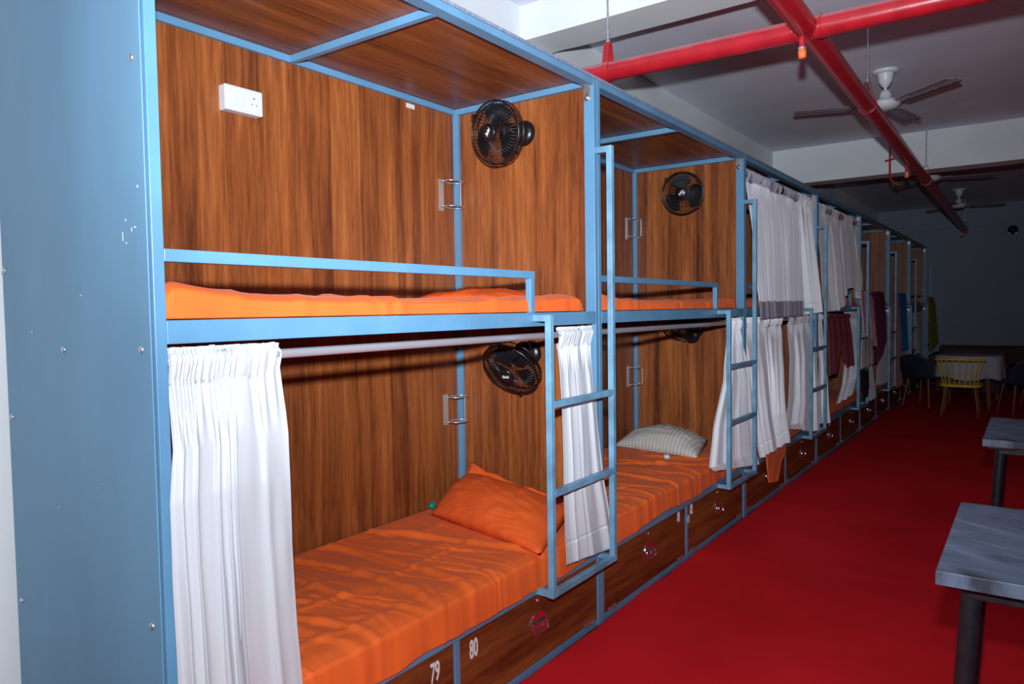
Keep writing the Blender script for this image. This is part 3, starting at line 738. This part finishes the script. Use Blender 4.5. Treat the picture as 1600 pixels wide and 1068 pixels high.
def garment(name, label, cat, mat, rows, folds=3, amp=.02, seed=1, legs=None, nu=60, nv=40):
    """rows: (s, yL, yR, zL, zR, xL, xR); hanging cloth with thickness"""
    org = Vector(((rows[0][5]+rows[0][6])/2, (rows[0][1]+rows[0][2])/2, rows[-1][3]))
    def fn(u, s):
        yl, yr, zl, zr, xl, xr = lerp(rows, s)
        f = math.sin(2*PI*folds*u+seed+s*1.1)*(.3+.7*s)
        p = Vector((xl+(xr-xl)*u + amp*f, yl+(yr-yl)*u, zl+(zr-zl)*u + .01*nz(u*4, s*4, seed)))
        return p - org
    mb = MB()
    if legs:
        top, gap = legs
        mb.grid(nu, int(nv*top), lambda u, v: fn(u, v*top))
        for a, b, c, d in ((0, .5, 0, .5-gap), (.5, 1, .5+gap, 1)):
            mb.grid(nu//2, nv, lambda u, v: fn((a+(c-a)*v)+((b-a)+((d-c)-(b-a))*v)*u, top+(1-top)*v))
    else:
        mb.grid(nu, nv, fn)
    o = mb.obj(name, M[mat], None, solid=.012, fix=False); o.location = org
    tag(o, label, cat)
    return o
tr = garment('trousers', 'raspberry pink trousers hanging over the fourth lower bunk', 'trousers', 'pink',
        [(0, 6.15, 6.95, 1.315, 1.30, .0, .03), (.35, 6.12, 7.02, 1.12, 1.11, .03, .045), (1, 6.17, 7.15, .75, .79, .035, .05)], 4, .012, 2, legs=(.38, .17))
MB().grid(40, 3, lambda u, v: (.0+.03*u+.006, -.40+.80*u, .565-.015*u - .03*v)).obj('waistband', M['pink'], tr, solid=.016)
garment('shirt', 'beige shirt hanging low on the fourth ladder', 'shirt', 'beige', [(0, 7.30, 7.80, 1.03, 1.02, .10, .115), (1, 7.27, 7.86, .73, .76, .105, .12)], 3, .01, 4)
garment('shirt', 'black cloth hanging below the beige shirt', 'cloth', 'blackc', [(0, 7.28, 7.62, .715, .69, .10, .11), (.6, 7.32, 7.66, .52, .52, .10, .11), (1, 7.42, 7.60, .42, .43, .10, .11)], 2, .012, 5)
garment('shirt', 'long pink print shirt hanging from the fifth upper rail', 'shirt', 'floral', [(0, 7.72, 8.18, 1.545, 1.545, .006, .02), (.15, 7.66, 8.30, 1.44, 1.44, .02, .03), (1, 7.80, 8.46, .93, .91, .03, .045)], 3, .014, 6)
garment('dress', 'plum dress hanging beside the pink print shirt', 'dress', 'purple', [(0, 8.46, 9.18, 1.545, 1.54, .006, .006), (.3, 8.44, 9.16, 1.25, 1.25, .03, .03), (.7, 8.44, 9.12, .95, .96, .04, .04), (1, 8.50, 8.80, .70, .78, .04, .04)], 4, .018, 7)
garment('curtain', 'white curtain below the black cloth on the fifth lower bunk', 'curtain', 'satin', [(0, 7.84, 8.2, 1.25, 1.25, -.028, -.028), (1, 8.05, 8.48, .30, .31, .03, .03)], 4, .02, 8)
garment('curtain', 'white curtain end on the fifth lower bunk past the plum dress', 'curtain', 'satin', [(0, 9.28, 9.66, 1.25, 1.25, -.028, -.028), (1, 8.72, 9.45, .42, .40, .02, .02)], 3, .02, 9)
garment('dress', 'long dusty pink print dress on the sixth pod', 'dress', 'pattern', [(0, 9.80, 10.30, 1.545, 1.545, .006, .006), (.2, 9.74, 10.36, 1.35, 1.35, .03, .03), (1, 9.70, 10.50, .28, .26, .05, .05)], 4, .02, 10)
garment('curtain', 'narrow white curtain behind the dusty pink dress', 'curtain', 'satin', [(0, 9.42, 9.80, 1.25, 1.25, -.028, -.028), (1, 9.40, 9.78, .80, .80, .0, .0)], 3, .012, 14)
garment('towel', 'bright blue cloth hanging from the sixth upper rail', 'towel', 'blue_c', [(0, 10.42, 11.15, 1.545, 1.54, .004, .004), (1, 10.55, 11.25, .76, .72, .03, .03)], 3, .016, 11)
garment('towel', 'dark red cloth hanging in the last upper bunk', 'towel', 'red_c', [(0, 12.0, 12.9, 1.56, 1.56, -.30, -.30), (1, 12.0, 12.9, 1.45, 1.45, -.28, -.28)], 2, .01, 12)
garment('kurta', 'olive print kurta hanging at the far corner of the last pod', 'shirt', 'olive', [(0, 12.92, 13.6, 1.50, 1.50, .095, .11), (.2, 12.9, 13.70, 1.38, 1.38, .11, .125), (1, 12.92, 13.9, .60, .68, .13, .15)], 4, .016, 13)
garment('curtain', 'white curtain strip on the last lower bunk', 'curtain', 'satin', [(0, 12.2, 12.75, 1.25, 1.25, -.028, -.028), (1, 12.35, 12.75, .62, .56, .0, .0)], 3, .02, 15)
garment('bed_cover', 'orange cloth hanging over the third pod drawer', 'cloth', 'sheet', [(0, 4.26, 4.78, .375, .372, .012, .012), (.25, 4.29, 4.76, .33, .30, .026, .026), (.5, 4.31, 4.62, .24, .24, .028, .028), (1, 4.36, 4.53, .14, .115, .026, .026)], 1.5, .006, 16)
for i, (x, y, z) in enumerate(((-.30, 3.33, .470),)):
    b = MB().grid(14, 10, lambda u, v: (.022*math.sin(PI*v)*math.cos(2*PI*u)*(1+.3*nz(u*5, v*4)), .018*math.sin(PI*v)*math.sin(2*PI*u)*(1+.3*nz(u*6, v*3)), .016*math.cos(PI*v))).obj('tissue', M['white_pl']); b.location = (x, y, z)
    tag(b, 'crumpled white tissue on the bed before the striped pillow', 'tissue')
gb = MB().grid(16, 12, lambda u, v: (.014*math.sin(PI*v)*math.cos(2*PI*u), .022*math.sin(PI*v)*math.sin(2*PI*u), .016*math.cos(PI*v)+.004*math.sin(8*PI*u))).obj('plastic_scrap', plain('teal_plastic', (.01, .22, .18), .35)); gb.location = (-.755, 1.69, .475)
tag(gb, 'small teal plastic scrap against the back panel beside the orange pillow', 'scrap')
kt = MB().box(-.001, .001, -.014, .014, -.028, .012).obj('key_tag', M['white_pl'], None, .0008); kt.location = (.003, 2.93, .235)
tag(kt, 'white key tag hanging beside number 82', 'tag')
MB().tube([(0, .006*math.cos(2*PI*k/12), .012+.006+.006*math.sin(2*PI*k/12)) for k in range(12)], .001, 5, closed=True).obj('tag_ring', M['chrome'], kt)

# ------------------------------------------------------------------ pipes
RP, ZP = .0485, 2.60
def pt_long(y): return Vector((.706 - .0118*(y-2.572), y, ZP))
p = MB().tube([tuple(pt_long(-3.9)), tuple(pt_long(2.572)), tuple(pt_long(8)), tuple(pt_long(13.45))], RP, 24).obj('sprinkler_pipe', M['pipe'])
tag(p, 'long red sprinkler pipe running down the room over the aisle', 'pipe')
q = MB().tube([(-.80, 2.515, ZP), (.706, 2.572, ZP), (5.9, 2.72, ZP)], RP*.97, 24).obj('sprinkler_pipe', M['pipe'])
tag(q, 'red sprinkler pipe crossing the room from the pod roof to the right', 'pipe')
def ring_weld(c, ax, r):
    a = Vector(ax).normalized(); b = a.orthogonal().normalized(); d = a.cross(b)
    return [tuple(Vector(c)+(b*math.cos(2*PI*k/28)+d*math.sin(2*PI*k/28))*(r*(1+.02*math.sin(k*2.3)))) for k in range(28)]
for dx in (-.056, .056):
    MB().tube(ring_weld((.706+dx, 2.572+dx*.03, ZP), (1, .03, 0), RP*1.0), .006, 7, closed=True).obj('weld_bead', M['pipe'], p)
def clevis(label, c, top=ZC):
    c = Vector(c)
    r = MB().tube([(0, 0, RP+.09), (0, 0, top-c.z)], .006, 8).obj('pipe_hanger', M['galv']); r.location = c; tag(r, label, 'pipe hanger', 'threaded rods holding the red pipes')
    return r
def strap(r, ax):
    ax = Vector(ax).normalized(); sd = ax.cross(Vector((0, 0, 1))).normalized(); n = 26; w = .016
    pts = []
    for k in range(n+1):
        a = -PI*.5 - 2.35 + 4.7*k/n; pts.append(sd*math.cos(a)*(RP+.003) + Vector((0, 0, 1))*math.sin(a)*(RP+.003))
    pts = [Vector((0, 0, RP+.095))+sd*-.012] + pts + [Vector((0, 0, RP+.095))+sd*.012]
    if (pts[1]-pts[0]).length > (pts[-2]-pts[0]).length: pts[0], pts[-1] = pts[-1], pts[0]
    mb = MB(); vs = [];
    for q in pts: vs += [q-ax*w, q+ax*w]
    mb.add(vs, [(2*k, 2*k+1, 2*k+3, 2*k+2) for k in range(len(pts)-1)])
    mb.obj('clevis_strap', M['pipe'], r, solid=.004)
    MB().lathe([(.011, 0), (.011, .010)], 6, Matrix.Translation((0, 0, RP+.098)), False).obj('nut', M['galv'], r)
h = clevis('threaded rod and clevis on the crossing red pipe above the pods', (-.257, 2.535, ZP)); strap(h, (1, .03, 0))
for y, lab in ((4.08, 'threaded rod on the long red pipe beside the nearest ceiling fan'), (7.38, 'threaded rod on the long red pipe before the far beam'), (13.3, 'threaded rod near the far end of the long red pipe')):
    h = clevis(lab, pt_long(y)); strap(h, (-.0122, 1, 0))
def outlet(y, side=-.012):
    c = pt_long(y)
    r = MB().lathe([(.014, -.055), (.014, 0)], 12, Matrix.Translation((side, 0, -RP+.01))).obj('sprinkler_outlet', M['pipe'], p); r.location = c
    MB().lathe([(.019, -.062), (.019, -.052)], 10, Matrix.Translation((side, 0, -RP+.01))).obj('collar', M['galv'], r)
    MB().lathe([(.010, -.098), (.017, -.094), (.018, -.066), (.013, -.060)], 10, Matrix.Translation((side, 0, -RP+.01))).obj('orange_cap', M['orange_cap'], r)['label'] = 'orange plastic cap'
outlet(2.53); outlet(6.20, -.03); outlet(12.9)
cn = MB().tube([(.335, 7.35, ZC), (.335, 7.35, 2.66), (.35, 7.35, 2.625), (.40, 7.35, 2.585), (.41, 7.35, 2.575)], .010, 8)
cn.tube([(.29, 7.35, 2.83), (.38, 7.35, 2.845)], .009, 6)
tag(cn.obj('branch_pipe', M['pipe']), 'thin red branch pipe hooked below the ceiling beside the far beam', 'pipe')

# ------------------------------------------------------------------ ceiling fans
def blade_mesh():
    mb = MB()
    def fn(u, v):
        r = .165+.465*u; w = .055+.012*u
        if u > .93: w *= math.sqrt(max(0.02, 1-((u-.93)/.07)**2*.85))
        t = (v-.5)*2
        return (r, w*t, .012*t + .010*(1-t*t) - .01)
    mb.grid(24, 6, fn); return mb.mesh('fan_blade', M['fan_blade'])
BM = blade_mesh()
def ceiling_fan(label, x, y, spin, drop=0.):
    r = thing('ceiling_fan', label, 'ceiling fan', (x, y, ZC), 'white ceiling fans')
    dn = Matrix.Translation((0, 0, -drop))
    MB().lathe([(.085, 0), (.088, -.012), (.070, -.022), (.03, -.024)], 26).obj('ceiling_rose', M['fan_white'], r)
    MB().lathe([(.055, -.024), (.052, -.045), (.044, -.085), (.024, -.112), (.014, -.122)], 22).obj('canopy', M['fan_white'], r)
    MB().tube([(0, 0, -.118), (0, 0, -.165-drop)], .011, 10).obj('down_rod', M['fan_white'], r)
    MB().lathe([(.014, -.140), (.030, -.145), (.040, -.175), (.046, -.205), (.060, -.212)], 22, dn).obj('lower_cup', M['fan_white'], r)
    MB().lathe([(.055, -.212), (.092, -.222), (.100, -.240), (.098, -.255), (.070, -.278), (.03, -.286), (.008, -.287)], 30, dn).obj('motor', M['fan_white'], r)
    for k in range(3):
        a = spin+2*PI*k/3
        o = link('fan_blade', BM, r, solid=.003); o.location = (0, 0, -.240-drop); o.rotation_euler = (math.radians(-13), 0, a); o.rotation_mode = 'XYZ'
        MB().box(.085, .21, -.018, .018, -.004, .003).obj('blade_bracket', M['fan_blade'], o, .001)
    return r
ceiling_fan('nearest white ceiling fan right of the long red pipe', .62, 5.17, math.radians(-40))
ceiling_fan('middle ceiling fan just beyond the far beam', .56, 8.65, math.radians(15), .05)
ceiling_fan('farthest ceiling fan in the dark end of the room', .59, 12.0, math.radians(20))

# ------------------------------------------------------------------ tables and far furniture
def slate_table(label, x0, x1, y0, y1, zt):
    r = thing('slate_table', label, 'table', ((x0+x1)/2, (y0+y1)/2, 0), 'slate topped tables')
    w, d = (x1-x0)/2, (y1-y0)/2
    box('table_top', (-w, w, -d, d, zt-.034, zt), 'stone', r, .0015)
    box('top_edge_band', (-w-.0008, w, -d-.0008, d, zt-.033, zt-.002), 'stone', r, .0005)
    fr = MB(); fr.box(-w+.06, w-.06, -d+.06, -d+.10, zt-.075, zt-.034); fr.box(-w+.06, w-.06, d-.10, d-.06, zt-.075, zt-.034); fr.box(-w+.06, -w+.10, -d+.10, d-.10, zt-.075, zt-.034); fr.box(w-.10, w-.06, -d+.10, d-.10, zt-.075, zt-.034)
    fr.obj('apron', M['blackm'], r, .003)
    for sx in (-1, 1):
        for sy in (-1, 1):
            cx, cy = sx*(w-.07), sy*d + (.085 if sy < 0 else -.20)
            MB().tube([(cx+sx*.042, cy, 0.004), (cx, cy, zt-.05)], [.021, .023], 16).obj('leg', M['blackm'], r)
            MB().box(cx-.055, cx+.055, cy-.05, cy+.05, zt-.05, zt-.034).obj('mounting_plate', M['blackm'], r, .004)
    return r
slate_table('nearer slate topped table with black legs at the right edge', 1.345, 2.55, 1.17, 1.905, .75)
slate_table('farther slate topped table standing behind the nearer one', 1.34, 2.55, 3.22, 4.02, .75)

def legs4(r, w, d, zs, spl, mat, rad=.016):
    for sx in (-1, 1):
        for sy in (-1, 1):
            MB().tube([(sx*(w+spl), sy*(d+spl), .006), (sx*w, sy*d, zs)], [rad*.65, rad], 10).obj('leg', M[mat], r)
def seat_pad(name, w, d, z, th, mat, r):
    mb = MB(); n = 28; prof = []
    for k in range(n):
        a = 2*PI*k/n; c, s = math.cos(a), math.sin(a); e = .5
        prof.append((w*math.copysign(abs(c)**e, c), d*math.copysign(abs(s)**e, s)))
    vs = [(x, y, z-th) for x, y in prof] + [(x, y, z) for x, y in prof]
    mb.add(vs, [tuple(range(n))[::-1], tuple(range(n, 2*n))] + [(k, (k+1) % n, n+(k+1) % n, n+k) for k in range(n)])
    return mb.obj(name, M[mat], r, .008)
def spindle_chair(label, x, y, rz, mat, group=None):
    r = thing('spindle_chair', label, 'chair', (x, y, 0), group); r.rotation_euler = (0, 0, rz)
    seat_pad('seat', .225, .21, .405, .035, mat, r); legs4(r, .15, .14, .375, .045, 'legwood')
    top = [(.27*math.sin(t), -.10-.16*math.cos(t), .70+.012*math.cos(t)) for t in [-1.25+2.5*k/14 for k in range(15)]]
    MB().tube(top, .016, 10).obj('back_rail', M[mat], r)
    for k in range(9):
        t = -1.1+2.2*k/8
        MB().tube([(.195*math.sin(t), -.06-.13*math.cos(t), .40), (.27*math.sin(t), -.10-.16*math.cos(t), .70)], .0075, 8).obj('spindle', M[mat], r)
    return r
spindle_chair('yellow spindle back chair with brown legs facing the far dining table', .81, 9.62, .0, 'yellow')
def shell_chair(label, x, y, rz, mat='navy', group='navy shell chairs'):
    r = thing('shell_chair', label, 'chair', (x, y, 0), group); r.rotation_euler = (0, 0, rz)
    mb = MB()
    def fn(u, v):
        t = (u-.5)*2
        if v < .5:
            k = v/.5; return (.23*t, .22-.40*k, .40-.012*(1-t*t)+.02*t*t)
        k = (v-.5)/.5; return (.23*t*(1-.15*k*k), -.18-.10*k+.05*t*t, .40-.012+.33*k+.02*(1-k)*t*t - .05*t*t*k)
    mb.grid(14, 24, fn).obj('seat_shell', M[mat], r, solid=.012)
    legs4(r, .14, .13, .39, .05, 'legwood'); return r
shell_chair('navy shell chair left of the yellow chair', .34, 10.35, -.5)
shell_chair('navy shell chair at the right edge beyond the tables', 1.42, 9.95, .5)
dt = thing('dining_table', 'round dining table under white linen beyond the yellow chair', 'table', (.83, 10.55, 0))
seat_pad('table_top', .30, .29, .695, .03, 'legwood', dt); legs4(dt, .20, .20, .66, .04, 'legwood', .022)
tcl = MB()
def tcf(u, v):
    a = 2*PI*u; rr = .385
    if v < .4: k = v/.4; return (rr*k*math.cos(a), rr*.95*k*math.sin(a), .700)
    k = (v-.4)/.6; w = 1+.05*k*math.sin(9*a)+.03*k; return (rr*w*math.cos(a), rr*.95*w*math.sin(a), .698-.30*k+.02*math.sin(5*a)*k)
tc_ = tcl.grid(72, 24, tcf).obj('tablecloth', M['cloth_w'], None, solid=.003); tc_.location = (.83, 10.55, 0)
tag(tc_, 'white tablecloth draped over the far dining table', 'tablecloth')
sf = thing('sofa', 'dark brown sofa against the back wall', 'sofa', (1.02, 13.2, 0))
box('seat_base', (-.8, .8, -.40, .40, .06, .38), 'brown', sf, .03); box('backrest', (-.8, .8, .24, .44, .38, .68), 'brown', sf, .04)
for s in (-1, 1): box('armrest', (s*.8-.09 if s > 0 else -.89-.0, .89 if s > 0 else -.71, -.42, .44, .06, .56), 'brown', sf, .03)
for sx in (-.75, .75):
    for sy in (-.35, .38): MB().tube([(sx, sy, .005), (sx, sy, .07)], .02, 8).obj('foot', M['legwood'], sf)
dc = thing('armchair', 'dark brown armchair seen past the yellow chair', 'armchair', (.80, 11.75, 0))
box('seat_base', (-.36, .36, -.33, .30, .10, .44), 'brown', dc, .03); box('backrest', (-.42, .42, .22, .40, .30, .72), 'brown', dc, .05)
for s in (-1, 1): box('armrest', (min(s*.36, s*.44), max(s*.36, s*.44), -.33, .30, .10, .56), 'brown', dc, .025)
for sx in (-.32, .32):
    for sy in (-.26, .26): MB().tube([(sx, sy, .005), (sx, sy, .11)], .02, 8).obj('foot', M['legwood'], dc)
sb = shell_chair('navy shell chair near the right edge with light blue cloth', 1.62, 10.75, .2)
cc = garment('cloth', 'light blue cloth hanging over the right navy chair', 'cloth', 'cyan_c', [(0, 10.42, 10.44, .75, .75, 1.44, 1.80), (1, 10.40, 10.41, .46, .46, 1.45, 1.80)], 2, .0, 3)
wl = MB().lathe([(.06, 0), (.075, .03), (.07, .06), (.045, .085), (.01, .095)], 22, Matrix.Rotation(PI/2, 4, 'X')).obj('wall_lamp', M['black']); wl.location = (1.22, 14.165, 2.62)
tag(wl, 'black round emergency lamp high on the back wall', 'lamp')
for dx in (-.05, .045): MB().lathe([(.022, 0), (.024, .02), (.012, .03)], 12, Matrix.Translation((dx, -.055, -.06)) @ Matrix.Rotation(PI/2, 4, 'X')).obj('lens', M['chrome'], wl)
